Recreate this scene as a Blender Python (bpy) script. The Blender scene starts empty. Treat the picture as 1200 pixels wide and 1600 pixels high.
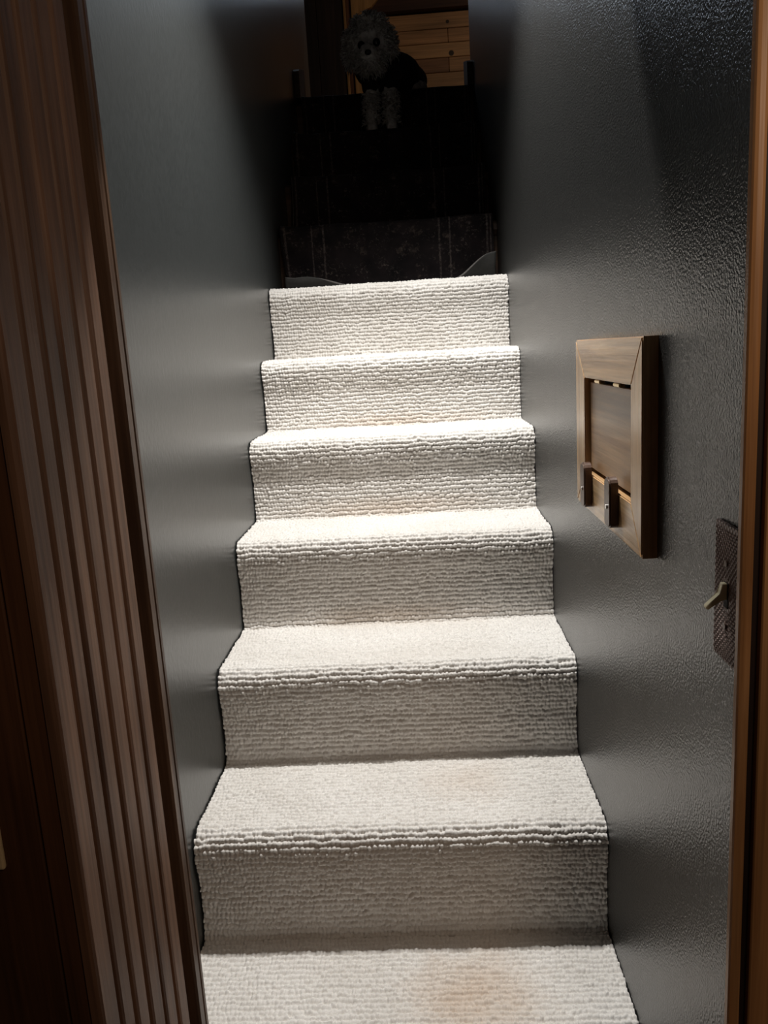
import bpy, bmesh, math, random
import numpy as np
from mathutils import Vector, Matrix

random.seed(4)
rng = np.random.default_rng(7)
scene = bpy.context.scene
col = scene.collection

# ------------------------------------------------------------------ camera
F_PX = 1250.0
cd = bpy.data.cameras.new('camera')
cam = bpy.data.objects.new('camera', cd)
col.objects.link(cam)
cd.sensor_fit = 'VERTICAL'
cd.sensor_height = 36.0
cd.lens = F_PX / 1600.0 * 36.0
cd.clip_start = 0.02
yaw, pitch, roll = -0.04981789, -0.19791072, -0.06054182
f = Vector((math.sin(yaw) * math.cos(pitch), math.cos(yaw) * math.cos(pitch), math.sin(pitch)))
r0 = Vector((math.cos(yaw), -math.sin(yaw), 0))
u0 = r0.cross(f)
r1 = r0 * math.cos(roll) + u0 * math.sin(roll)
u1 = -r0 * math.sin(roll) + u0 * math.cos(roll)
m = Matrix((r1, u1, -f)).transposed().to_4x4()
m.translation = Vector((0.0706, -0.96464, 0.9886))
cam.matrix_world = m
scene.camera = cam

# ------------------------------------------------------------------ world, lights, exposure
world = bpy.data.worlds.new('world')
scene.world = world
world.use_nodes = True
bg = world.node_tree.nodes['Background']
bg.inputs[0].default_value = (0.75, 0.85, 1.0, 1)
bg.inputs[1].default_value = 0.004

LAMP = (0.12, 0.64, 2.385)


def lamp(name, kind, loc, power, color, **kw):
    d = bpy.data.lights.new(name, kind)
    d.energy = power
    d.color = color
    for k, v in kw.items():
        setattr(d, k, v)
    o = bpy.data.objects.new(name, d)
    o.location = loc
    col.objects.link(o)
    return o


# recessed spot in the low stair ceiling, pointing straight down
lamp('stair_spot_light', 'SPOT', LAMP, 162.0, (1.0, 0.985, 0.955), spot_size=math.radians(98), spot_blend=0.85,
     shadow_soft_size=0.055)
# warm lamp of the room the photograph is taken from
lamp('room_lamp_light', 'POINT', (0.50, -1.15, 1.35), 9.5, (1.0, 0.76, 0.56), shadow_soft_size=0.12)
# weaker lamp further left in that room, almost in line with the wall
lamp('room_side_lamp_light', 'POINT', (-1.45, -0.40, 1.70), 5.0, (1.0, 0.78, 0.56), shadow_soft_size=0.10)
# warm lamp of the upper room, round the corner of the right wall
lamp('upper_lamp_light', 'POINT', (1.20, 2.25, 3.0), 13.0, (1.0, 0.79, 0.58), shadow_soft_size=0.10)

scene.view_settings.view_transform = 'Standard'
scene.view_settings.look = 'None'
scene.view_settings.gamma = 1.0
scene.view_settings.use_curve_mapping = False
scene.view_settings.exposure = 0.0


# ------------------------------------------------------------------ material helpers
def new_mat(name, rough=0.6, spec=0.5):
    mt = bpy.data.materials.new(name)
    mt.use_nodes = True
    nt = mt.node_tree
    b = nt.nodes['Principled BSDF']
    b.inputs['Roughness'].default_value = rough
    b.inputs['Specular IOR Level'].default_value = spec
    return mt, nt, b


def N(nt, t, **kw):
    n = nt.nodes.new(t)
    for k, v in kw.items():
        setattr(n, k, v)
    return n


def coords(nt, scale=(1, 1, 1), world_space=False):
    mp = N(nt, 'ShaderNodeMapping')
    mp.inputs['Scale'].default_value = scale
    if world_space:
        g = N(nt, 'ShaderNodeNewGeometry')
        nt.links.new(g.outputs['Position'], mp.inputs['Vector'])
    else:
        tc = N(nt, 'ShaderNodeTexCoord')
        nt.links.new(tc.outputs['Object'], mp.inputs['Vector'])
    return mp.outputs['Vector']


def noise(nt, vec, scale, detail=3.0, rough=0.55, dist=0.0):
    n = N(nt, 'ShaderNodeTexNoise')
    n.inputs['Scale'].default_value = scale
    n.inputs['Detail'].default_value = detail
    n.inputs['Roughness'].default_value = rough
    n.inputs['Distortion'].default_value = dist
    nt.links.new(vec, n.inputs['Vector'])
    return n.outputs['Fac']


def ramp(nt, fac, stops):
    r = N(nt, 'ShaderNodeValToRGB')
    cr = r.color_ramp
    while len(cr.elements) < len(stops):
        cr.elements.new(0.5)
    for e, (p, c) in zip(cr.elements, stops):
        e.position = p
        e.color = c if len(c) == 4 else (*c, 1)
    nt.links.new(fac, r.inputs['Fac'])
    return r.outputs['Color']


def mix(nt, fac, a, b, mode='MIX'):
    mx = N(nt, 'ShaderNodeMix', data_type='RGBA', blend_type=mode)
    for sock, v in ((mx.inputs[0], fac), (mx.inputs[6], a), (mx.inputs[7], b)):
        if hasattr(v, 'is_output'):
            nt.links.new(v, sock)
        elif isinstance(v, (int, float)):
            sock.default_value = v
        else:
            sock.default_value = (*v, 1) if len(v) == 3 else v
    return mx.outputs[2]


def math_n(nt, op, a, b=None, c=None):
    n = N(nt, 'ShaderNodeMath', operation=op)
    for i, v in enumerate((a, b, c)):
        if v is None:
            continue
        if hasattr(v, 'is_output'):
            nt.links.new(v, n.inputs[i])
        else:
            n.inputs[i].default_value = v
    return n.outputs[0]


def bump(nt, b, height, strength, dist):
    bn = N(nt, 'ShaderNodeBump')
    bn.inputs['Strength'].default_value = strength
    bn.inputs['Distance'].default_value = dist
    nt.links.new(height, bn.inputs['Height'])
    nt.links.new(bn.outputs['Normal'], b.inputs['Normal'])


def wood(name, dark, mid, light, axis='Z', rough=0.45, fine=1.0, bump_s=0.25, spec=0.4, var=0.25):
    mt, nt, b = new_mat(name, rough, spec)
    s = {'X': (1.2, 22, 22), 'Y': (22, 1.2, 22), 'Z': (22, 22, 1.2)}[axis]
    s = tuple(v * fine for v in s)
    vec = coords(nt, s, True)
    w1 = noise(nt, vec, 1.6, 5, 0.6, 0.8)
    c1 = ramp(nt, w1, [(0.28, dark), (0.5, mid), (0.74, light)])
    sf = {'X': (3, 160, 160), 'Y': (160, 3, 160), 'Z': (160, 160, 3)}[axis]
    vf = coords(nt, sf, True)
    w2 = noise(nt, vf, 1.0, 3, 0.6)
    c2 = ramp(nt, w2, [(0.3, (0.72, 0.72, 0.72)), (0.7, (1.12, 1.12, 1.12))])
    c = mix(nt, 1.0, c1, c2, 'MULTIPLY')
    blot = noise(nt, coords(nt, {'X': (2, 9, 9), 'Y': (9, 2, 9), 'Z': (9, 9, 2)}[axis], True), 1.0, 3)
    cb = ramp(nt, blot, [(0.35, (1 - var,) * 3), (0.65, (1 + var * .6,) * 3)])
    c = mix(nt, 1.0, c, cb, 'MULTIPLY')
    nt.links.new(c, b.inputs['Base Color'])
    bump(nt, b, w2, bump_s, 0.0012)
    return mt


def paint(name, colr, rough, stip_scale, stip_strength, stretch=(1, 1, 1)):
    mt, nt, b = new_mat(name, rough, 0.5)
    b.inputs['IOR'].default_value = 1.6
    b.inputs['Specular IOR Level'].default_value = 0.95
    v1 = coords(nt, stretch, True)
    st = noise(nt, v1, stip_scale, 1.0, 0.5)
    st2 = noise(nt, v1, stip_scale * 0.12, 2, 0.5)
    brush = noise(nt, coords(nt, (60, 60, 2.0), True), 1.0, 3)
    c = ramp(nt, st, [(0.35, tuple(x * .90 for x in colr)), (0.65, tuple(x * 1.10 for x in colr))])
    nt.links.new(c, b.inputs['Base Color'])
    rr = N(nt, 'ShaderNodeMapRange')
    rr.inputs[1].default_value = 0.3
    rr.inputs[2].default_value = 0.7
    rr.inputs[3].default_value = rough - 0.006
    rr.inputs[4].default_value = rough + 0.008
    nt.links.new(brush, rr.inputs[0])
    nt.links.new(rr.outputs[0], b.inputs['Roughness'])
    h = math_n(nt, 'MULTIPLY_ADD', st2, 0.35, st)
    bump(nt, b, h, stip_strength, 0.0016)
    return mt


def plain(name, c, rough=0.5, metal=0.0, spec=0.5, nscale=60, nvar=0.12, emit=None):
    mt, nt, b = new_mat(name, rough, spec)
    n = noise(nt, coords(nt), nscale, 3)
    cc = ramp(nt, n, [(0.3, tuple(x * (1 - nvar) for x in c)), (0.7, tuple(min(1, x * (1 + nvar)) for x in c))])
    nt.links.new(cc, b.inputs['Base Color'])
    b.inputs['Metallic'].default_value = metal
    if emit:
        b.inputs['Emission Color'].default_value = (*emit[0], 1)
        b.inputs['Emission Strength'].default_value = emit[1]
    return mt


M = {}
M['wall_r'] = paint('grey_wall_paint_stippled', (0.029, 0.0292, 0.028), 0.30, 300, 0.75, (1, 1, 1))
M['wall_l'] = paint('grey_wall_paint_smooth', (0.040, 0.0435, 0.043), 0.33, 150, 0.22, (1, 1, .6))
M['ceiling'] = plain('ceiling_paint', (0.10, 0.10, 0.10), 0.8)
M['bead'] = wood('brown_bead_board', (0.08, 0.038, 0.022), (0.185, 0.094, 0.054), (0.27, 0.145, 0.086), 'Z', 0.5)
M['trim_l'] = wood('dark_brown_trim', (0.05, 0.026, 0.015), (0.11, 0.06, 0.035), (0.17, 0.10, 0.06), 'Z', 0.42)
M['dark_ply'] = wood('dark_stained_wall_board', (0.05, 0.020, 0.008), (0.10, 0.042, 0.018), (0.18, 0.078, 0.032), 'Z', 0.45, 0.55)
M['casing'] = wood('orange_brown_casing', (0.30, 0.135, 0.05), (0.46, 0.235, 0.10), (0.58, 0.32, 0.15), 'Z', 0.35)
M['hatch_v'] = wood('hatch_wood_upright', (0.38, 0.21, 0.095), (0.62, 0.375, 0.18), (0.78, 0.53, 0.29), 'Z', 0.27, 1.2, spec=0.6)
M['hatch_h'] = wood('hatch_wood_level', (0.38, 0.21, 0.095), (0.62, 0.375, 0.18), (0.80, 0.55, 0.30), 'Y', 0.27, 1.2, spec=0.6)
M['hatch_p'] = wood('hatch_wood_panel', (0.36, 0.20, 0.105), (0.50, 0.31, 0.17), (0.62, 0.41, 0.24), 'Y', 0.35, 1.0)
M['button'] = wood('turn_button_wood', (0.08, 0.045, 0.03), (0.14, 0.08, 0.055), (0.22, 0.14, 0.10), 'Z', 0.35, 1.2)
M['brass'] = plain('brass', (0.75, 0.58, 0.30), 0.3, 1.0)
M['steel'] = plain('steel_screw', (0.62, 0.60, 0.57), 0.3, 1.0)
M['black'] = plain('dark_hollow', (0.012, 0.010, 0.009), 0.8)
M['cream'] = plain('cream_plastic', (0.72, 0.66, 0.46), 0.35)
M['ivory'] = plain('ivory_plate', (0.60, 0.45, 0.26), 0.4)
M['step'] = wood('bare_step_wood', (0.03, 0.016, 0.009), (0.06, 0.032, 0.018), (0.10, 0.055, 0.03), 'X', 0.6)
M['floor'] = wood('floor_boards', (0.05, 0.026, 0.013), (0.10, 0.055, 0.028), (0.16, 0.09, 0.05), 'X', 0.45)
M['beam'] = wood('dark_beam', (0.030, 0.010, 0.006), (0.055, 0.020, 0.011), (0.085, 0.034, 0.018), 'X', 0.6)
M['partition'] = wood('dark_partition_board', (0.012, 0.006, 0.004), (0.025, 0.012, 0.008), (0.04, 0.02, 0.012), 'Z', 0.6)
M['post'] = wood('pine_post', (0.30, 0.14, 0.045), (0.46, 0.24, 0.085), (0.58, 0.33, 0.13), 'Z', 0.5)
M['post_dark'] = wood('brown_post', (0.09, 0.035, 0.015), (0.15, 0.06, 0.026), (0.2, 0.085, 0.04), 'Z', 0.5)
M['glass'] = plain('window_daylight', (0.02, 0.02, 0.02), 0.2, emit=((0.74, 0.85, 1.0), 9.0))
M['lens'] = plain('lamp_lens', (0.8, 0.8, 0.8), 0.3, emit=((1.0, 0.96, 0.9), 6.0))
M['white_metal'] = plain('white_lamp_metal', (0.7, 0.7, 0.7), 0.4)


def pine_mat(name, tone, knots=()):
    mt = wood(name, tuple(x * .72 for x in tone), tone, tuple(min(1, x * 1.2) for x in tone), 'X', 0.5, 0.8)
    if knots:
        nt = mt.node_tree
        b = nt.nodes['Principled BSDF']
        src = b.inputs['Base Color'].links[0].from_socket
        g = N(nt, 'ShaderNodeNewGeometry')
        for (x, z, rad) in knots:
            d = N(nt, 'ShaderNodeVectorMath', operation='DISTANCE')
            mp = N(nt, 'ShaderNodeMapping')
            mp.inputs['Scale'].default_value = (1, 0, 1)
            nt.links.new(g.outputs['Position'], mp.inputs['Vector'])
            nt.links.new(mp.outputs['Vector'], d.inputs[0])
            d.inputs[1].default_value = (x, 0, z)
            fac = ramp(nt, math_n(nt, 'DIVIDE', d.outputs['Value'], rad), [(0.75, (1, 1, 1)), (1.0, (0, 0, 0))])
            src = mix(nt, fac, src, (0.03, 0.012, 0.006))
        nt.links.new(src, b.inputs['Base Color'])
    return mt


# carpet
def carpet_mat():
    mt, nt, b = new_mat('cream_loop_carpet', 0.95, 0.1)
    v = coords(nt, (1, 1, 1), True)
    big = noise(nt, v, 5.0, 3)
    base = ramp(nt, big, [(0.35, (0.75, 0.715, 0.67)), (0.65, (0.82, 0.79, 0.75))])
    fine = noise(nt, v, 420, 2)
    fc = ramp(nt, fine, [(0.3, (0.90, 0.90, 0.90)), (0.7, (1.05, 1.05, 1.05))])
    c = mix(nt, 1.0, base, fc, 'MULTIPLY')
    # beige stains on the lowest treads; beige tint at the feet of some risers
    for (x, y, z, rx, ry, rz, amt) in ((0.11, 0.11, 0.0, 0.13, 0.12, 0.1, 0.75), (0.13, 0.40, 0.2, 0.11, 0.09, 0.08, 0.28),
                                       (0.0, 0.99, 0.61, 0.3, 0.05, 0.035, 0.45), (0.0, 0.745, 0.41, 0.28, 0.05, 0.03, 0.35),
                                       (0.0, 1.225, 0.80, 0.3, 0.05, 0.03, 0.4)):
        s = N(nt, 'ShaderNodeVectorMath', operation='SUBTRACT')
        nt.links.new(v, s.inputs[0])
        s.inputs[1].default_value = (x, y, z)
        d = N(nt, 'ShaderNodeVectorMath', operation='DIVIDE')
        nt.links.new(s.outputs[0], d.inputs[0])
        d.inputs[1].default_value = (rx, ry, rz)
        ln = N(nt, 'ShaderNodeVectorMath', operation='LENGTH')
        nt.links.new(d.outputs[0], ln.inputs[0])
        wob = math_n(nt, 'MULTIPLY_ADD', noise(nt, v, 16, 3), 0.9, math_n(nt, 'SUBTRACT', ln.outputs['Value'], 0.45))
        fac = ramp(nt, wob, [(0.1, (amt,) * 3), (1.0, (0, 0, 0))])
        c = mix(nt, fac, c, (0.66, 0.53, 0.42))
    nt.links.new(c, b.inputs['Base Color'])
    b.inputs['Sheen Weight'].default_value = 0.1
    return mt


M['carpet'] = carpet_mat()


def rug_mat():
    mt, nt, b = new_mat('dark_worn_oriental_rug', 0.9, 0.15)
    tc = N(nt, 'ShaderNodeUVMap')
    uv = tc.outputs['UV']
    mp = N(nt, 'ShaderNodeMapping')
    mp.inputs['Scale'].default_value = (1, 1, 1)
    nt.links.new(uv, mp.inputs['Vector'])
    v = mp.outputs['Vector']
    base = ramp(nt, noise(nt, v, 14, 4), [(0.35, (0.007, 0.006, 0.0065)), (0.65, (0.017, 0.0125, 0.013))])
    # worn speckle
    sp = noise(nt, v, 120, 5, 0.7, 0.6)
    spm = noise(nt, v, 22, 3)
    spk = math_n(nt, 'MULTIPLY', ramp(nt, sp, [(0.54, (0, 0, 0)), (0.68, (1, 1, 1))]),
                 ramp(nt, spm, [(0.46, (0, 0, 0)), (0.66, (1, 1, 1))]))
    c = mix(nt, spk, base, (0.12, 0.096, 0.084))
    # floral motifs
    vo = N(nt, 'ShaderNodeTexVoronoi', feature='F1')
    vo.inputs['Scale'].default_value = 13.0
    vo.inputs['Randomness'].default_value = 0.7
    nt.links.new(v, vo.inputs['Vector'])
    ring = ramp(nt, math_n(nt, 'MULTIPLY_ADD', noise(nt, v, 90, 4, 0.7), 0.45, vo.outputs['Distance']),
                [(0.30, (1, 1, 1)), (0.40, (0.1, 0.1, 0.1)), (0.48, (0.5, 0.5, 0.5)), (0.53, (0, 0, 0))])
    fl = math_n(nt, 'MULTIPLY', ring, ramp(nt, noise(nt, v, 55, 3), [(0.47, (0, 0, 0)), (0.6, (1, 1, 1))]))
    c = mix(nt, math_n(nt, 'MULTIPLY', fl, 0.6), c, (0.13, 0.10, 0.08))
    # border lines along the runner
    sep = N(nt, 'ShaderNodeSeparateXYZ')
    nt.links.new(v, sep.inputs[0])
    for x0, wd in ((-0.20, 0.003), (-0.237, 0.002), (0.165, 0.003), (0.198, 0.0025), (0.315, 0.003), (0.326, 0.002), (-0.315, 0.003)):
        d = math_n(nt, 'ABSOLUTE', math_n(nt, 'SUBTRACT', sep.outputs[0], x0))
        ln = math_n(nt, 'LESS_THAN', d, wd)
        ln = math_n(nt, 'MULTIPLY', ln, ramp(nt, sp, [(0.4, (0.1,) * 3), (0.6, (0.8,) * 3)]))
        c = mix(nt, ln, c, (0.10, 0.08, 0.072))
    nt.links.new(c, b.inputs['Base Color'])
    bump(nt, b, sp, 0.3, 0.002)
    return mt


M['rug'] = rug_mat()
M['rug_back'] = plain('grey_rug_backing', (0.05, 0.05, 0.048), 0.8, nscale=120)
M['rug_edge'] = plain('rug_binding', (0.17, 0.155, 0.145), 0.8, nscale=200, nvar=.3)


# ------------------------------------------------------------------ mesh helpers
def tag(o, label=None, cat=None, kind=None, group=None):
    if label:
        o['label'] = label
    if cat:
        o['category'] = cat
    if kind:
        o['kind'] = kind
    if group:
        o['group'] = group
    return o


def empty(name, loc=(0, 0, 0)):
    o = bpy.data.objects.new(name, None)
    o.location = loc
    o.empty_display_size = 0.05
    col.objects.link(o)
    return o


def link(name, me, mat, parent=None, loc=(0, 0, 0), smooth=False):
    o = bpy.data.objects.new(name, me)
    for mm in (mat if isinstance(mat, (list, tuple)) else [mat]):
        if mm is not None and len(me.materials) < 3:
            me.materials.append(mm)
    col.objects.link(o)
    o.location = loc
    if parent:
        o.parent = parent
    if smooth:
        me.polygons.foreach_set('use_smooth', np.ones(len(me.polygons), dtype=bool))
    return o


def wloc(parent):
    """world location of an (unrotated, unscaled) parent chain"""
    v = Vector((0, 0, 0))
    while parent:
        v += parent.location
        parent = parent.parent
    return v


def bm_box(bm, lo, hi, bevel=0.0, seg=2):
    r = bmesh.ops.create_cube(bm, size=1.0)
    vs = r['verts']
    for v in vs:
        for i in range(3):
            v.co[i] = lo[i] if v.co[i] < 0 else hi[i]
    if bevel > 0:
        es = list({e for v in vs for e in v.link_edges})
        bmesh.ops.bevel(bm, geom=es, offset=bevel, segments=seg, affect='EDGES', profile=0.6)


def bm_done(name, bm, mat, parent=None, smooth=False, loc=None):
    """world-coordinate bmesh -> object with its origin at the parent (or loc)"""
    off = wloc(parent) + (Vector(loc) if loc else Vector((0, 0, 0)))
    bmesh.ops.recalc_face_normals(bm, faces=bm.faces)
    bmesh.ops.translate(bm, verts=bm.verts, vec=-off)
    me = bpy.data.meshes.new(name)
    bm.to_mesh(me)
    bm.free()
    return link(name, me, mat, parent, loc or (0, 0, 0), smooth)


def box(name, lo, hi, mat, parent=None, bevel=0.0, seg=2):
    bm = bmesh.new()
    bm_box(bm, lo, hi, bevel, seg)
    o_loc = None
    if parent is None:
        o_loc = ((lo[0] + hi[0]) / 2, (lo[1] + hi[1]) / 2, lo[2])
    return bm_done(name, bm, mat, parent, False, o_loc)


def bm_prism(bm, pts, axis, a, b):
    """polygon pts (2D) extruded along axis between a and b; 2D order: the two other axes ascending"""
    def p3(p, t):
        q = list(p)
        q.insert(axis, t)
        return q
    va = [bm.verts.new(p3(p, a)) for p in pts]
    vb = [bm.verts.new(p3(p, b)) for p in pts]
    bm.faces.new(va)
    bm.faces.new(vb[::-1])
    n = len(pts)
    for i in range(n):
        bm.faces.new((va[i], va[(i + 1) % n], vb[(i + 1) % n], vb[i]))


def bm_cyl(bm, c, rad, depth, axis, seg=20, r2=None):
    rot = {'X': Matrix.Rotation(math.pi / 2, 4, 'Y'), 'Y': Matrix.Rotation(math.pi / 2, 4, 'X'), 'Z': Matrix.Identity(4)}[axis]
    bmesh.ops.create_cone(bm, cap_ends=True, segments=seg, radius1=rad, radius2=rad if r2 is None else r2, depth=depth,
                          matrix=Matrix.Translation(c) @ rot)


# ------------------------------------------------------------------ dimensions of the staircase
NY = [0.03, 0.2383, 0.4878, 0.7395, 0.9771, 1.2208, 1.4417, 1.6900, 1.9350, 2.1800, 2.4230]
NZ = [0.0, 0.1990, 0.3913, 0.5897, 0.7878, 0.9798, 1.1857, 1.3850, 1.5830, 1.7800, 1.9780]
HW = 0.35

# ------------------------------------------------------------------ the setting
wl = box('wall_left', (-0.47, 0.205, -0.25), (-HW, 3.02, 3.7), M['wall_l'])
tag(wl, 'smooth grey painted wall on the left of the stairs', 'wall', 'structure')
wr = box('wall_right', (HW, -0.296, -0.25), (0.47, 2.545, 3.7), M['wall_r'])
tag(wr, 'stippled glossy grey painted wall on the right of the stairs', 'wall', 'structure')
fl = box('floor', (-2.2, -2.6, -0.25), (1.6, -0.02, -0.199), M['floor'])
tag(fl, 'brown wooden floor in front of the stairs', 'floor', 'structure')

bm = bmesh.new()
bm_box(bm, (-2.2, -2.6, 2.42), (1.6, 1.55, 2.5))
ce = bm_done('ceiling', bm, M['ceiling'])
tag(ce, 'low dark ceiling over the lower stairs', 'ceiling', 'structure')
# hole for the recessed lamp is covered by the lamp's own trim ring

# door header between room and stairs
hd = box('trim_header', (-0.5, 0.165, 1.574), (0.5, 0.21, 2.42), M['trim_l'])
tag(hd, 'brown header board above the stair opening', 'trim', 'structure')

# stairs -------------------------------------------------------------
stairs = empty('staircase', (0, 0, -0.2))
tag(stairs, 'steep straight staircase with pale loop carpet on its lower steps', 'staircase', 'structure')


def resample(pts, n):
    pts = np.array(pts, float)
    seg = np.hypot(*np.diff(pts, axis=0).T)
    s = np.concatenate([[0], np.cumsum(seg)])
    t = np.linspace(0, s[-1], n)
    return np.stack([np.interp(t, s, pts[:, 0]), np.interp(t, s, pts[:, 1])], 1), s[-1]


def step_profile(k):
    """carpet line of step k in (y, z): foot of the riser, up, round the nose, back along the tread"""
    yn, zn = NY[k], NZ[k]
    zb = NZ[k - 1] if k > 0 else -0.2
    yb = NY[k + 1] + 0.016
    pts = [(yn + 0.002, zb - 0.004), (yn + 0.007, zb + 0.012), (yn + 0.010, zb + 0.04), (yn + 0.012, zb + 0.09), (yn + 0.010, zn - 0.085)]
    for t in np.linspace(0, 1, 6)[1:]:
        pts.append((yn + 0.010 * (1 - t) ** 1.5, zn - 0.085 + t * 0.052))
    for a in np.linspace(0, math.pi / 2, 14)[1:]:
        pts.append((yn + 0.030 * (1 - math.cos(a)), zn - 0.033 + 0.033 * math.sin(a)))
    pts.append((yn + 0.06, zn - 0.001))
    pts.append((yb - 0.02, zn - 0.0005))
    pts.append((yb, zn))
    return pts


def make_carpet(k, step):
    """looped pile: a fine grid whose every loop is a raised bead, in wavering rows across the stair"""
    pitch_s, pitch_x = 0.0102, 0.0076
    sub = 6 if k <= 1 else 5
    prof = step_profile(k)
    if k == 0:
        prof = prof[4:]
    _, L = resample(prof, 10)
    ns = int(L / pitch_s * sub)
    x0, x1 = -HW + 0.003, HW - 0.0012
    nx = int((x1 - x0) / pitch_x * sub)
    P, L = resample(prof, ns)
    # smooth the profile a touch
    for _ in range(6):
        P[1:-1] = 0.25 * P[:-2] + 0.5 * P[1:-1] + 0.25 * P[2:]
    T = np.gradient(P, axis=0)
    T /= np.linalg.norm(T, axis=1, keepdims=True)
    Nn = np.stack([-T[:, 1], T[:, 0]], 1)       # outward (towards viewer / up)
    if Nn[-1, 1] < 0:
        Nn = -Nn
    S, X = np.meshgrid(np.linspace(0, L, ns), np.linspace(x0, x1, nx), indexing='ij')

    def smooth_noise(cs, cx, seed):
        g = np.random.default_rng(seed).normal(size=(int(L / cs) + 4, int((x1 - x0) / cx) + 4))
        a = S / cs
        b = (X - x0) / cx
        i, j = a.astype(int), b.astype(int)
        fa, fb = a - i, b - j
        fa = fa * fa * (3 - 2 * fa)
        fb = fb * fb * (3 - 2 * fb)
        return (g[i, j] * (1 - fa) + g[i + 1, j] * fa) * (1 - fb) + (g[i, j + 1] * (1 - fa) + g[i + 1, j + 1] * fa) * fb
    S2 = S + 0.0010 * smooth_noise(0.03, 0.035, 10 + k) + 0.0008 * smooth_noise(0.01, 0.012, 50 + k)
    rowf = S2 / pitch_s
    row = np.floor(rowf)
    ds = rowf - row - 0.5
    r = np.random.default_rng(100 + k)
    nr = int(row.max()) + 12
    roff = r.uniform(0, 1, nr)
    rowi = (row + 5).astype(int)
    xf = (X - x0) / pitch_x + roff[rowi] + 0.25 * smooth_noise(0.01, 0.02, 70 + k)
    cl = np.floor(xf)
    dx = xf - cl - 0.5
    cli = np.clip(cl.astype(int) + 3, 0, int((x1 - x0) / pitch_x) + 12)
    jit = r.uniform(-1, 1, (nr, int((x1 - x0) / pitch_x) + 14, 3))
    J = jit[rowi, cli]
    rad2 = ((ds + 0.12 * J[..., 0]) / 0.53) ** 2 + ((dx + 0.10 * J[..., 1]) / 0.72) ** 2
    h = np.sqrt(np.clip(1 - rad2, 0, 1)) * (1 + 0.22 * J[..., 2])
    H = 0.0064 * h + 0.0008 * smooth_noise(0.05, 0.06, 30 + k) - 0.0040
    # pile tapers into the edge by the wall
    Y = P[:, 0][:, None] + Nn[:, 0][:, None] * H
    Z = P[:, 1][:, None] + Nn[:, 1][:, None] * H
    Xj = X + 0.0006 * smooth_noise(0.008, 0.008, 90 + k)
    off = wloc(step)
    V = np.stack([Xj - off.x, Y - off.y, Z - off.z], -1).reshape(-1, 3)
    idx = np.arange(ns * nx).reshape(ns, nx)
    a, b, c, d = idx[:-1, :-1].ravel(), idx[:-1, 1:].ravel(), idx[1:, 1:].ravel(), idx[1:, :-1].ravel()
    Fc = np.stack([a, b, c, d], 1)
    me = bpy.data.meshes.new('carpet')
    me.vertices.add(len(V))
    me.vertices.foreach_set('co', V.ravel())
    me.loops.add(Fc.size)
    me.loops.foreach_set('vertex_index', Fc.ravel().astype(np.int32))
    me.polygons.add(len(Fc))
    me.polygons.foreach_set('loop_start', np.arange(0, Fc.size, 4, dtype=np.int32))
    me.polygons.foreach_set('loop_total', np.full(len(Fc), 4, dtype=np.int32))
    me.update()
    me.validate()
    o = link('carpet', me, M['carpet'], step, smooth=True)
    return o


for k in range(0, 11):
    zb = NZ[k - 1] if k > 0 else -0.2
    back = (NY[k + 1] + 0.03) if k < 10 else 3.96
    xr = HW - .001 if k < 10 else 1.5
    xl = -HW + .001
    bm = bmesh.new()
    ins = 0.010
    # solid step: riser board and tread with a small nosing
    pts = [(NY[k] + ins + 0.012, zb - 0.01), (back, zb - 0.01), (back, NZ[k] - ins), (NY[k] + ins + .03, NZ[k] - ins), (NY[k] + ins + .01, NZ[k] - ins - .01), (NY[k] + ins, NZ[k] - 0.04), (NY[k] + ins + .012, NZ[k] - 0.06)]
    bm_prism(bm, pts, 0, xl, xr if k < 10 else HW - .001)
    st = bm_done('step', bm, M['step'], stairs, loc=(0, NY[k], zb + 0.2))
    if k <= 6:
        ca = make_carpet(k, st)
        tag(ca, 'cream looped pile carpet in raised rows')
        ca['kind'] = 'stuff'

lf = box('floor_landing', (-1.2, 2.48, 1.90), (1.5, 4.0, 1.967), M['floor'])
tag(lf, 'dark landing floor at the top of the stairs', 'floor', 'structure')

# left jamb: bead boards, trim, dark room wall ------------------------------
XB = -0.288
bw = empty('wall_reveal', (-0.32, -0.1, -0.2))
tag(bw, 'brown bead board lining of the left side of the stair opening', 'wall', 'structure')
box('backing', (-0.47, -0.235, -0.2), (XB - 0.013, 0.024, 1.574), M['black'], bw)
edges = [-0.020, -0.061, -0.103, -0.146, -0.185, -0.223, -0.268]


def bead(y1, y0, rnd):
    """one narrow board with rounded long edges"""
    bm = bmesh.new()
    g = 0.0028
    x0, x1 = XB - 0.0128, XB + rnd
    pts = [(x0, y0 + g), (x1 - 0.005, y0 + g), (x1 - 0.0015, y0 + g + 0.0015), (x1, y0 + g + 0.005),
           (x1, y1 - g - 0.005), (x1 - 0.0015, y1 - g - 0.0015), (x1 - 0.005, y1 - g), (x0, y1 - g)]
    bm_prism(bm, pts, 2, -0.2, 1.573)
    return bm_done('bead_board', bm, M['bead'], bw)


for i in range(len(edges) - 1):
    bead(edges[i], edges[i + 1], random.uniform(-0.0010, 0.0010))

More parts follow.
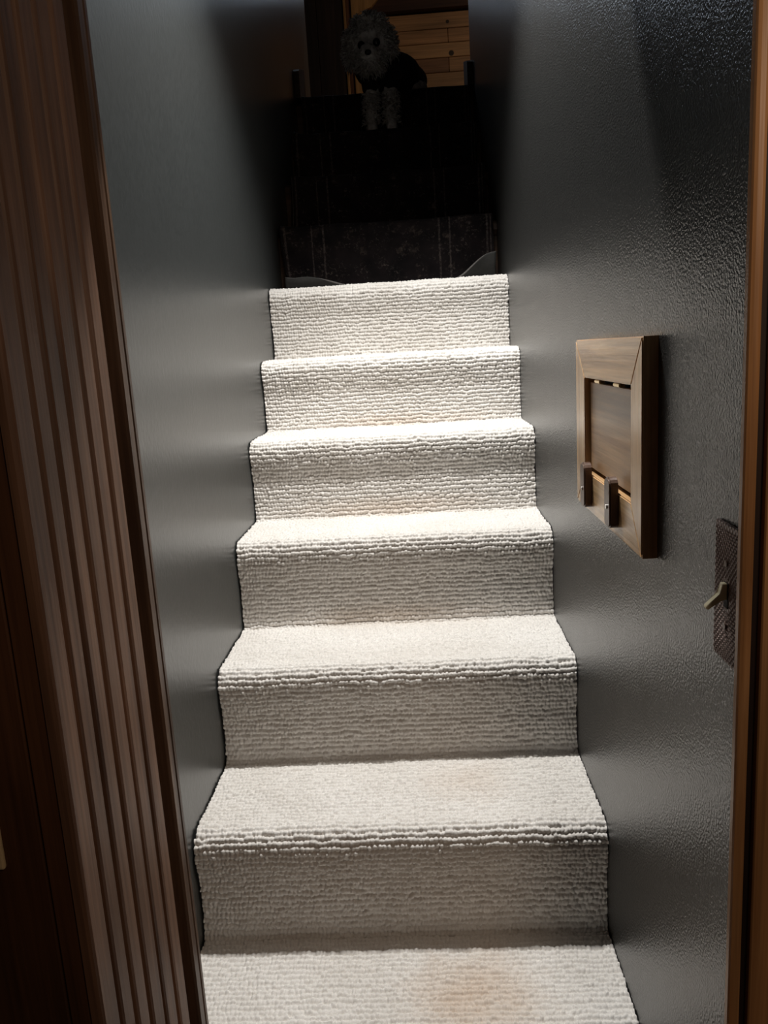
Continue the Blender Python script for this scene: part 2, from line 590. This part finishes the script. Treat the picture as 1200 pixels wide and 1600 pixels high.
tr = empty('trim_1', (-0.29, 0.02, -0.2))
tag(tr, 'dark brown upright trim strip where left bead boards meet grey wall', 'trim', 'structure')
bm = bmesh.new()
xt = XB + 0.0035
bm_prism(bm, [(XB - 0.0126, 0.004), (xt - 0.003, 0.004), (xt, 0.007), (xt, 0.022), (xt - 0.002, 0.0245), (XB - 0.0126, 0.0245)], 2, -0.2, 1.574)
bm_done('strip', bm, M['trim_l'], tr)
bm = bmesh.new()
bm_prism(bm, [(-0.3495, 0.0255), (XB + 0.001, 0.0255), (XB + 0.0035, 0.028), (XB + 0.0035, 0.035), (XB + 0.001, 0.0385), (-0.3495, 0.0385)], 2, 0.004, 1.574)
bm_done('back_strip', bm, M['trim_l'], tr)

wf = empty('wall_front', (-1.2, -0.25, -0.2))
tag(wf, 'dark stained board wall left of the stair opening', 'wall', 'structure')
xs = [XB - 0.0132, -0.3255, -0.50, -0.66, -0.84, -1.04, -1.26, -1.50, -1.80, -2.1]
for i in range(len(xs) - 1):
    box('board', (xs[i + 1] + 0.0008, -0.262, -0.2), (xs[i] - 0.0008, -0.236, 2.41), M['dark_ply'], wf, 0.0015, 1)

# outlet plate on that wall
ox, oy, oz = -0.4, -0.262, 0.504
op = empty('outlet_plate', (ox, oy, oz))
tag(op, 'beige outlet cover plate on the dark wood wall at left edge', 'outlet plate')
box('plate', (ox - 0.0355, oy - 0.006, oz), (ox + 0.0355, oy - 0.0002, oz + 0.117), M['ivory'], op, 0.002, 2)
for z in (oz + 0.035, oz + 0.082):
    box('socket', (ox - 0.0165, oy - 0.008, z - 0.014), (ox + 0.0165, oy - 0.0055, z + 0.014), M['cream'], op, 0.004, 2)
bm = bmesh.new()
bm_cyl(bm, (ox, oy - 0.0065, oz + 0.0585), 0.003, 0.003, 'Y', 12)
bm_done('screw', bm, M['steel'], op)

# right casing -------------------------------------------------------------------
rc = empty('trim_2', (0.40, -0.30, -0.2))
tag(rc, 'orange brown fluted door casing at the right edge of the opening', 'trim', 'structure')


def strip(name, x0, x1, y0, y1, rd, mat):
    bm = bmesh.new()
    pts = [(x0, y1), (x0, y0 + rd), (x0 + rd * .3, y0 + rd * .3), (x0 + rd, y0), (x1 - rd, y0), (x1 - rd * .3, y0 + rd * .3), (x1, y0 + rd), (x1, y1)]
    bm_prism(bm, pts, 2, -0.2, 2.41)
    return bm_done(name, bm, mat, rc)


strip('edge_strip', 0.3345, 0.3455, -0.306, -0.2965, 0.0035, M['casing'])
strip('groove_board', 0.3455, 0.3525, -0.2985, -0.2965, 0.0006, M['partition'])
strip('casing_board', 0.3525, 0.372, -0.308, -0.2965, 0.003, M['casing'])
strip('casing_board', 0.376, 0.396, -0.308, -0.2965, 0.003, M['casing'])
strip('casing_board', 0.400, 0.420, -0.308, -0.2965, 0.003, M['casing'])
strip('casing_board', 0.424, 0.446, -0.308, -0.2965, 0.003, M['casing'])
wb = empty('wall_front_right', (0.9, -0.29, -0.2))
tag(wb, 'brown board wall right of the stair opening', 'wall', 'structure')
for i in range(6):
    box('board', (0.4715 + i * 0.18, -0.298, -0.2), (0.6495 + i * 0.18, -0.27, 2.41), M['casing'], wb, 0.002, 1)

# upper room --------------------------------------------------------------------
wbk = box('wall_back', (-1.4, 4.0, 1.9), (1.7, 4.1, 4.2), M['partition'])
tag(wbk, 'back wall of the upper room faced with pine planks', 'wall', 'structure')
zs = [2.826, 2.742, 2.668, 2.592, 2.515, 2.438, 2.36, 2.28, 2.2, 2.12, 2.04, 1.969]
tones = [(0.50, 0.27, 0.125), (0.44, 0.23, 0.105), (0.50, 0.275, 0.125), (0.49, 0.26, 0.12), (0.54, 0.30, 0.14)]
kn = {0: [(0.345, 2.775, 0.011)], 2: [(0.36, 2.612, 0.017)]}
for i in range(len(zs) - 1):
    mt = pine_mat('pine_plank_%d' % i, tones[i % 5], kn.get(i, ()))
    xcut = 0.345 if i % 2 else None
    segs = [(-1.35, 0.345), (0.345, 1.65)] if i in (1, 3) else [(-1.35, 1.65)]
    for q, (a, b_) in enumerate(segs):
        mm = mt
        if i == 3 and q == 0:
            mm = pine_mat('pine_plank_dark', (0.30, 0.145, 0.07))
        box('plank', (a + .001, 3.982 + random.uniform(-.001, .001), zs[i + 1] + 0.0012), (b_ - .001, 4.0, zs[i] - 0.0012), mm, wbk, 0.002, 1)
bmn = box('trim_beam', (-0.075, 3.93, 2.83), (1.65, 4.0, 3.0), M['beam'])
tag(bmn, 'dark brown beam above the pine planks', 'trim', 'structure')
# stacked darker planks above
wp = empty('wall_partition', (-0.8, 3.9, 1.967))
tag(wp, 'dark board partition at the head of the stairs', 'wall', 'structure')
for i in range(7):
    box('board', (-0.230 - 0.15 * (i + 1) + .001, 3.9, 1.967), (-0.230 - 0.15 * i - .001, 3.925, 2.945), M['partition'], wp, 0.002, 1)
box('sheet', (-1.29, 3.9255, 1.967), (-0.230, 3.981, 2.945), M['partition'], wp)
dp = empty('trim_door_frame', (-0.14, 3.9, 1.967))
tag(dp, 'pine door frame post at the head of the stairs', 'door frame', 'structure')
box('stop_strip', (-0.2295, 3.890, 1.967), (-0.2155, 3.98, 2.945), M['post'], dp, 0.002)
box('jamb_board', (-0.215, 3.904, 1.967), (-0.1865, 3.98, 2.945), M['post_dark'], dp, 0.002)
box('casing_board', (-0.186, 3.890, 1.967), (-0.1075, 3.98, 2.945), M['post'], dp, 0.003)
br = bmesh.new()
bm_prism(br, [(-0.107, 2.84), (-0.107, 2.945), (0.02, 2.945), (-0.075, 2.848)], 1, 3.900, 3.925)
b_o = bm_done('trim_brace', br, M['post'], None, loc=(-0.05, 3.91, 2.84))
tag(b_o, 'pale diagonal corner brace beside the pine door frame', 'brace', 'structure')

# window high on the back wall, above the picture
wn = empty('window_1', (-0.2, 3.97, 2.955))
tag(wn, 'daylit window high on the back wall of the upper room', 'window', 'structure')
wx0, wx1, wz0, wz1 = -0.33, -0.12, 2.985, 3.55
box('pane', (wx0, 3.985, wz0), (wx1, 3.993, wz1), M['glass'], wn)
for lo, hi in (((wx0 - .04, 3.96, wz0 - .03), (wx0, 4.0, wz1 + .03)), ((wx1, 3.96, wz0 - .03), (wx1 + .04, 4.0, wz1 + .03)),
               ((wx0, 3.96, wz1), (wx1, 4.0, wz1 + .03)), ((wx0, 3.96, wz0 - .03), (wx1, 4.0, wz0))):
    box('window_frame', lo, hi, M['post_dark'], wn, 0.003)
cu = box('ceiling_upper', (-1.4, 1.55, 3.95), (1.7, 4.1, 4.0), M['ceiling'])
tag(cu, 'dark ceiling of the upper room', 'ceiling', 'structure')
bk = box('wall_bulkhead', (-0.5, 1.53, 2.5), (0.5, 1.56, 3.95), M['ceiling'])
tag(bk, 'plastered face above the edge of the low ceiling', 'wall', 'structure')

# skirting ends standing at the head of the stairs
for s, nm, zt in ((-1, 'trim_skirting_left', 2.094), (1, 'trim_skirting_right', 2.078)):
    bm = bmesh.new()
    xa, xb = sorted((s * (HW - .0005), s * 0.328))
    bm_prism(bm, [(2.43, 1.985), (2.62, 1.985), (2.62, zt + .05), (2.45, zt), (2.43, zt - .012)], 0, xa, xb)
    o = bm_done(nm, bm, M['partition'] if s > 0 else M['step'], None, loc=(s * .339, 2.5, 1.985))
    tag(o, 'dark skirting end at the head of the stairs on the %s wall' % ('left' if s < 0 else 'right'), 'skirting', 'structure')


# ------------------------------------------------------------------ recessed lamp in the low ceiling
rl = empty('recessed_lamp', (LAMP[0], LAMP[1], 2.42))
tag(rl, 'round recessed spot lamp in the low stair ceiling', 'lamp')
bm = bmesh.new()
n = 32
rings = [(0.062, 2.4195), (0.085, 2.4195), (0.088, 2.416), (0.085, 2.412), (0.068, 2.410), (0.064, 2.4145)]
vs = [[bm.verts.new((LAMP[0] + a * math.cos(2 * math.pi * i / n), LAMP[1] + a * math.sin(2 * math.pi * i / n), z)) for i in range(n)] for a, z in rings]
for a in range(len(rings)):
    for i in range(n):
        bm.faces.new((vs[a][i], vs[a][(i + 1) % n], vs[(a + 1) % len(rings)][(i + 1) % n], vs[(a + 1) % len(rings)][i]))
bm_done('trim_ring', bm, M['white_metal'], rl, True)
bm = bmesh.new()
bm_cyl(bm, (LAMP[0], LAMP[1], 2.417), 0.061, 0.004, 'Z', 32)
bm_done('lens', bm, M['lens'], rl)


# ------------------------------------------------------------------ hatch on the right wall
hx0, hx1 = 0.331, 0.3499          # front face, wall
Y0, Y1, Z0, Z1 = -0.016, 0.372, 0.724, 0.988
iy0, iy1, iz0, iz1 = 0.034, 0.306, 0.784, 0.930
ht = empty('pet_hatch', (0.35, (Y0 + Y1) / 2, Z0))
tag(ht, 'small mitred wooden pet hatch mounted on the right grey wall', 'pet door')


def mitre(name, quad, mat):
    """frame board: outer quad with chamfered inner lip"""
    bm = bmesh.new()
    bm_prism(bm, quad, 0, hx0, hx1)
    es = [e for e in bm.edges if all(abs(v.co.x - hx0) < 1e-5 for v in e.verts)]
    bmesh.ops.bevel(bm, geom=es, offset=0.0016, segments=2, affect='EDGES')
    return bm_done(name, bm, mat, ht)


mitre('top_rail', [(Y0, Z1), (Y1, Z1), (iy1, iz1), (iy0, iz1)], M['hatch_h'])
mitre('bottom_rail', [(Y0, Z0), (iy0, iz0), (iy1, iz0), (Y1, Z0)], M['hatch_h'])
mitre('stile', [(Y0, Z0), (Y0, Z1), (iy0, iz1), (iy0, iz0)], M['hatch_v'])
mitre('stile', [(Y1, Z0), (iy1, iz0), (iy1, iz1), (Y1, Z1)], M['hatch_v'])
box('recess', (0.3475, iy0 - .002, iz0 - .002), (0.3496, iy1 + .002, iz1 + .002), M['black'], ht)
box('flap', (0.339, iy0 + 0.003, iz0 + 0.006), (0.347, iy1 - 0.006, iz1 - 0.007), M['hatch_p'], ht, 0.0012)
for y in (0.118, 0.232):
    bm = bmesh.new()
    bm_cyl(bm, (0.3365, y, iz1 - 0.0035), 0.003, 0.030, 'Y', 12)
    bm_box(bm, (0.336, y - 0.015, iz1 - 0.0062), (0.342, y + 0.015, iz1 - 0.001), 0.0006, 1)
    bm_done('hinge', bm, M['brass'], ht)
for y, zt in ((0.270, 0.803), (0.108, 0.806)):
    bm = bmesh.new()
    w, zb = 0.0155, zt - 0.070
    pts = []
    for a in np.linspace(0, math.pi, 9):
        pts.append((y + w * math.cos(a), zt - w * 0.7 + w * 0.7 * math.sin(a)))
    for a in np.linspace(math.pi, 2 * math.pi, 9):
        pts.append((y + w * math.cos(a), zb + w * 0.5 + w * 0.5 * math.sin(a)))
    bm_prism(bm, pts, 0, 0.3185, 0.3305)
    es = [e for e in bm.edges if all(abs(v.co.x - 0.3185) < 1e-5 for v in e.verts)]
    bmesh.ops.bevel(bm, geom=es, offset=0.002, segments=2, affect='EDGES')
    tb = bm_done('turn_button', bm, M['button'], ht)
    bm = bmesh.new()
    bm_cyl(bm, (0.3180, y, (zt + zb) / 2 - 0.006), 0.0032, 0.0022, 'X', 14)
    bm_done('screw', bm, M['steel'], tb)


# ------------------------------------------------------------------ switch on the right wall
sp_m, nt, b = new_mat('hammered_bronze', 0.42, 0.5)
b.inputs['Metallic'].default_value = 0.35
vec = coords(nt, (1, 1, 1), True)
w1 = N(nt, 'ShaderNodeTexWave', wave_type='BANDS', bands_direction='DIAGONAL')
w1.inputs['Scale'].default_value = 95
nt.links.new(vec, w1.inputs['Vector'])
mp2 = coords(nt, (1, -1, 1), True)
w2 = N(nt, 'ShaderNodeTexWave', wave_type='BANDS', bands_direction='DIAGONAL')
w2.inputs['Scale'].default_value = 95
nt.links.new(mp2, w2.inputs['Vector'])
hh = math_n(nt, 'MULTIPLY', w1.outputs['Fac'], w2.outputs['Fac'])
nt.links.new(ramp(nt, hh, [(0.1, (0.11, 0.07, 0.06)), (0.6, (0.27, 0.19, 0.165))]), b.inputs['Base Color'])
bump(nt, b, hh, 0.6, 0.002)
sw = empty('switch_plate', (0.35, -0.246, 0.684))
tag(sw, 'bronze diamond patterned switch plate with cream toggle on right wall', 'light switch')
pl = box('plate', (0.3455, -0.281, 0.684), (0.3499, -0.215, 0.816), sp_m, sw, 0.0018, 2)
# raised diamonds of the pattern
bm = bmesh.new()
ny, nz = 10, 20
for i in range(ny):
    for j in range(nz):
        for o_ in (0, 1):
            y = -0.279 + (i + 0.5 * o_ + .25) * 0.0062
            z = 0.687 + (j + 0.5 * o_ + .25) * 0.0062
            if z > 0.813 or y > -0.2175 or abs(y + .246) < 0.008 and abs(z - .75) < .016:
                continue
            q = [(y - 0.0026, z), (y, z - 0.0026), (y + 0.0026, z), (y, z + 0.0026)]
            vb = [bm.verts.new((0.3456, *p_)) for p_ in q]
            top = bm.verts.new((0.3444, y, z))
            for a in range(4):
                bm.faces.new((vb[a], vb[(a + 1) % 4], top))
dm = bm_done('diamond_relief', bm, sp_m, sw)
dm['kind'] = 'stuff'
box('slot', (0.3448, -0.251, 0.738), (0.3460, -0.241, 0.762), M['black'], sw)
bm = bmesh.new()
bm_prism(bm, [(0.345, 0.746), (0.345, 0.762), (0.3405, 0.762), (0.3385, 0.752), (0.3265, 0.7415), (0.3258, 0.7385), (0.3285, 0.7375), (0.3400, 0.7465)], 1, -0.2495, -0.2425)
bmesh.ops.bevel(bm, geom=list(bm.edges), offset=0.0007, segments=1, affect='EDGES')
bm_done('toggle', bm, M['cream'], sw)
for z in (0.780, 0.720):
    bm = bmesh.new()
    bm_cyl(bm, (0.3446, -0.246, z), 0.0032, 0.002, 'X', 14)
    bm_done('screw', bm, M['button'], sw)


# ------------------------------------------------------------------ runner rug over the upper steps
def rug():
    pts = []
    # from the landing forward and down to tread 6
    pts += [(2.95, NZ[10] + 0.004), (2.60, NZ[10] + 0.004), (NY[10] + 0.03, NZ[10] + 0.004)]
    for k in (10, 9, 8, 7):
        yn, zn = NY[k], NZ[k]
        for a in np.linspace(0, math.pi / 2, 6):
            pts.append((yn + 0.012 - 0.022 * math.sin(a), zn - 0.018 + 0.024 * math.cos(a)))
        zb = NZ[k - 1]
        pts.append((yn - 0.006, zb + 0.09))
        pts.append((yn - 0.008, zb + 0.035))
        if k > 7:
            pts.append((yn - 0.022, zb + 0.010))
            pts.append((yn - 0.06, zb + 0.006))
            pts.append((NY[k - 1] + 0.05, zb + 0.006))
    nA = len(pts)
    zb = NZ[6]
    pts.append((NY[7] - 0.012, zb + 0.016))
    pts.append((NY[7] - 0.030, zb + 0.007))
    pts.append((NY[7] - 0.10, zb + 0.006))
    pts = pts
    ns, nx = 420, 90
    P, L = resample(pts, ns)
    s_flap = L - 0.085
    xs_ = np.linspace(-0.327, 0.333, nx)
    verts = []
    uvs = []
    s = np.linspace(0, L, ns)
    g = np.random.default_rng(3)
    ph = g.uniform(0, 6.28, 8)
    for i in range(ns):
        y, z = P[i]
        for x in xs_:
            xx, yy, zz = x, y, z
            # soft waves
            wv = 0.004 * math.sin(9 * x + ph[0] + 3 * s[i]) + 0.003 * math.sin(21 * x + ph[1] + 11 * s[i])
            yy -= abs(wv)
            zz += 0.4 * abs(wv)
            # side edges lift away, more on the left
            el = max(0.0, (-x - 0.262) / 0.065)
            er = max(0.0, (x - 0.275) / 0.058)
            lift = 0.022 * el ** 1.6 * (0.6 + 0.5 * math.sin(8.5 * s[i] + 1.0)) + 0.012 * er ** 1.6 * (0.6 + 0.5 * math.sin(10 * s[i]))
            yy -= lift
            zz += 0.5 * lift
            xx += 0.010 * el * math.sin(8.5 * s[i] + 2.2)
            # loose end on the top carpeted tread: both corners curl upwards
            t = (s[i] - s_flap) / 0.085
            if t > 0:
                cr = min(1.0, max(0.0, (x - 0.19) / 0.125))
                cr = cr * cr * (3 - 2 * cr)
                cl = max(0.0, (-x - 0.10) / 0.227)
                cl = math.sin(min(1, cl * 1.15) * math.pi * 0.62) ** 1.5 if cl > 0 else 0
                zz += 0.070 * cr * t ** 1.3 + 0.036 * cl * t ** 1.4
                yy += 0.028 * cr * t ** 2 + 0.026 * cl * t ** 2
                yy -= 0.012 * cl * math.sin(math.pi * t)
            verts.append((xx, yy, zz))
            uvs.append((x, s[i]))
    idx = np.arange(ns * nx).reshape(ns, nx)
    faces = np.stack([idx[:-1, :-1].ravel(), idx[1:, :-1].ravel(), idx[1:, 1:].ravel(), idx[:-1, 1:].ravel()], 1)
    org = Vector((0, 2.0, 1.19))
    me = bpy.data.meshes.new('runner_rug')
    me.from_pydata([tuple(Vector(v) - org) for v in verts], [], faces.tolist())
    ul = me.uv_layers.new(name='UVMap')
    lu = np.array(uvs)[faces.ravel()]
    ul.data.foreach_set('uv', lu.ravel())
    o = link('runner_rug', me, [M['rug'], M['rug_back'], M['rug_edge']], None, org, True)
    sm = o.modifiers.new('thickness', 'SOLIDIFY')
    sm.thickness = 0.005
    sm.offset = -1
    sm.material_offset = 1
    sm.material_offset_rim = 2
    tag(o, 'dark worn patterned runner rug draped over the upper steps, corners curled', 'rug')


rug()


# ------------------------------------------------------------------ the dog
def dog():
    root = empty('dog', (0.0, 2.55, NZ[10] + 0.012))
    tag(root, 'curly grey-white dog in a black coat sitting at the head of the stairs', 'dog')
    R0 = wloc(root)

    def blobs(name, balls, chains, mat, voxel, disp=0.0, dscale=0.03):
        bm = bmesh.new()
        for c, rad in balls:
            mt = Matrix.Translation(Vector(c)) @ Matrix.Diagonal((*rad, 1))
            bmesh.ops.create_icosphere(bm, subdivisions=3, radius=1.0, matrix=mt)
        for ch in chains:
            for (p0, a), (p1, b_) in zip(ch[:-1], ch[1:]):
                p0, p1 = Vector(p0), Vector(p1)
                for t in np.linspace(0, 1, 8):
                    rr = a + (b_ - a) * t
                    bmesh.ops.create_icosphere(bm, subdivisions=2, radius=rr, matrix=Matrix.Translation(p0.lerp(p1, t)))
        o = bm_done(name, bm, mat, root, True)
        rm = o.modifiers.new('remesh', 'REMESH')
        rm.mode = 'VOXEL'
        rm.voxel_size = voxel
        rm.use_smooth_shade = True
        sm = o.modifiers.new('smooth', 'SMOOTH')
        sm.iterations = 4
        if disp:
            tx = bpy.data.textures.new(name + '_curl', 'CLOUDS')
            tx.noise_scale = dscale
            dm = o.modifiers.new('curl', 'DISPLACE')
            dm.texture = tx
            dm.strength = disp
            dm.mid_level = 0.5
        return o
    fur, nt, b = new_mat('dog_curly_fur', 0.9, 0.15)
    n1 = noise(nt, coords(nt), 45, 4, 0.6, 0.6)
    nt.links.new(ramp(nt, n1, [(0.3, (0.28, 0.27, 0.26)), (0.65, (0.54, 0.53, 0.51))]), b.inputs['Base Color'])
    bump(nt, b, n1, 0.5, 0.006)
    coat = plain('dog_black_coat', (0.006, 0.0055, 0.006), 0.9, nscale=90)
    dark = plain('dog_eye_dark', (0.006, 0.005, 0.005), 0.15)
    nose_m = plain('dog_nose', (0.012, 0.010, 0.010), 0.35)

    zl = NZ[10] + 0.012
    z9 = NZ[9] + 0.012
    head = (-0.042, 2.375, 2.135)
    body = blobs('body', [
        (head, (0.088, 0.085, 0.086)),
        ((-0.045, 2.300, 2.068), (0.040, 0.055, 0.040)),      # muzzle
        ((-0.044, 2.335, 2.070), (0.056, 0.050, 0.048)),      # beard and cheeks
        ((-0.040, 2.360, 2.195), (0.068, 0.060, 0.040)),      # top knot
        ((-0.120, 2.375, 2.125), (0.022, 0.042, 0.066)),      # ears
        ((0.036, 2.385, 2.135), (0.022, 0.042, 0.062)),
        ((-0.005, 2.455, 2.066), (0.090, 0.085, 0.060)),      # chest
        ((0.030, 2.580, 2.078), (0.105, 0.12, 0.076)),        # trunk
        ((0.060, 2.665, 2.074), (0.105, 0.10, 0.070)),        # haunches
        ((0.135, 2.610, 2.034), (0.040, 0.070, 0.034)),       # thighs
        ((-0.05, 2.640, 2.034), (0.040, 0.070, 0.034)),
    ], [
        [((-0.03, 2.42, 2.10), 0.06), ((-0.01, 2.46, 2.07), 0.062)],                                  # neck
        [((-0.045, 2.405, 2.040), 0.038), ((-0.048, 2.345, 1.93), 0.026), ((-0.048, 2.285, z9 + 0.02), 0.021), ((-0.048, 2.255, z9 + 0.016), 0.021)],
        [((0.030, 2.405, 2.040), 0.038), ((0.028, 2.345, 1.93), 0.026), ((0.026, 2.285, z9 + 0.02), 0.021), ((0.026, 2.252, z9 + 0.016), 0.021)],
        [((0.10, 2.75, 2.03), 0.03), ((0.11, 2.81, 2.03), 0.024), ((0.09, 2.85, 2.05), 0.018)],       # tail
    ], fur, 0.0075, 0.018, 0.022)
    body['label'] = 'curly grey-white fur body with drooping ears'
    cm = blobs('coat', [
        ((-0.002, 2.465, 2.074), (0.110, 0.100, 0.072)),
        ((0.032, 2.580, 2.084), (0.122, 0.13, 0.084)),
        ((0.062, 2.660, 2.080), (0.118, 0.095, 0.080)),
    ], [
        [((-0.02, 2.425, 2.080), 0.070), ((0.0, 2.47, 2.07), 0.072)],
        [((-0.046, 2.405, 2.045), 0.048), ((-0.047, 2.365, 1.980), 0.036)],
        [((0.032, 2.405, 2.045), 0.048), ((0.030, 2.365, 1.980), 0.036)],
        [((0.09, 2.60, 2.075), 0.075), ((0.125, 2.62, 2.045), 0.045)],
    ], coat, 0.008, 0.006, 0.05)
    cm['label'] = 'black dog coat'
    for x, z in ((-0.071, 2.106), (-0.014, 2.112)):
        bm = bmesh.new()
        bmesh.ops.create_icosphere(bm, subdivisions=2, radius=0.0145, matrix=Matrix.Translation((x, 2.286, z)))
        bm_done('eye', bm, dark, root, True)
    bm = bmesh.new()
    bmesh.ops.create_icosphere(bm, subdivisions=2, radius=1.0, matrix=Matrix.Translation((-0.046, 2.243, 2.066)) @ Matrix.Diagonal((0.013, 0.010, 0.010, 1)))
    bm_done('nose', bm, nose_m, root, True)
    # curls: short bent tufts over head, ears, beard and legs
    V, Fc = [], []

    def tuft(p, nrm, ln, rd):
        nrm = nrm.normalized()
        t = nrm.orthogonal().normalized()
        t = Matrix.Rotation(random.uniform(0, 6.28), 3, nrm) @ t
        b2 = nrm.cross(t)
        base = len(V)
        for j, fz in enumerate((0, 0.5, 0.85)):
            c = p + nrm * (ln * fz) + t * (ln * 0.55 * fz * fz) + Vector((0, 0, -ln * 0.5 * fz * fz))
            rr = rd * (1 - 0.55 * fz)
            for a in range(3):
                V.append(c + (t * math.cos(a * 2.094) + b2 * math.sin(a * 2.094)) * rr)
        tip = p + nrm * (ln * 0.85) + t * (ln * 0.85) + Vector((0, 0, -ln * 0.65))
        V.append(tip)
        for j in range(2):
            for a in range(3):
                Fc.append((base + j * 3 + a, base + j * 3 + (a + 1) % 3, base + j * 3 + 3 + (a + 1) % 3, base + j * 3 + 3 + a))
        for a in range(3):
            Fc.append((base + 6 + a, base + 6 + (a + 1) % 3, base + 9))
    regs = [(head, (0.086, 0.083, 0.084), 900, 0.018), ((-0.040, 2.360, 2.195), (0.066, 0.058, 0.038), 350, 0.024),
            ((-0.120, 2.375, 2.125), (0.021, 0.04, 0.064), 350, 0.018), ((0.036, 2.385, 2.135), (0.022, 0.04, 0.06), 300, 0.017),
            ((-0.044, 2.335, 2.070), (0.054, 0.048, 0.046), 350, 0.020), ((-0.045, 2.30, 2.068), (0.038, 0.05, 0.038), 300, 0.012)]
    for c, rad, nn, ln in regs:
        for _ in range(nn):
            d = Vector((random.gauss(0, 1), random.gauss(0, 1), random.gauss(0, 1))).normalized()
            p = Vector(c) + Vector((d.x * rad[0], d.y * rad[1], d.z * rad[2]))
            if min((p - Vector((ex, 2.285, ez))).length for ex, ez in ((-0.071, 2.106), (-0.014, 2.112))) < 0.036:
                continue
            if (p - Vector((-0.046, 2.243, 2.066))).length < 0.026:
                continue
            nr = Vector((d.x / rad[0], d.y / rad[1], d.z / rad[2]))
            tuft(p, nr, ln * random.uniform(0.6, 1.2), 0.0035)
    for x in (-0.048, 0.027):
        for _ in range(260):
            t = random.random()
            c = Vector((x, 2.358, 1.955)).lerp(Vector((x, 2.27, z9 + 0.03)), t)
            a = random.uniform(0, 6.28)
            d = Vector((math.cos(a), math.sin(a) * .8, 0.2))
            tuft(c + d * 0.026, d, 0.014 * random.uniform(.6, 1.2), 0.003)
    me = bpy.data.meshes.new('curls')
    me.from_pydata([tuple(v - R0) for v in V], [], Fc)
    o = link('curls', me, fur, root, smooth=True)
    o['kind'] = 'stuff'


dog()
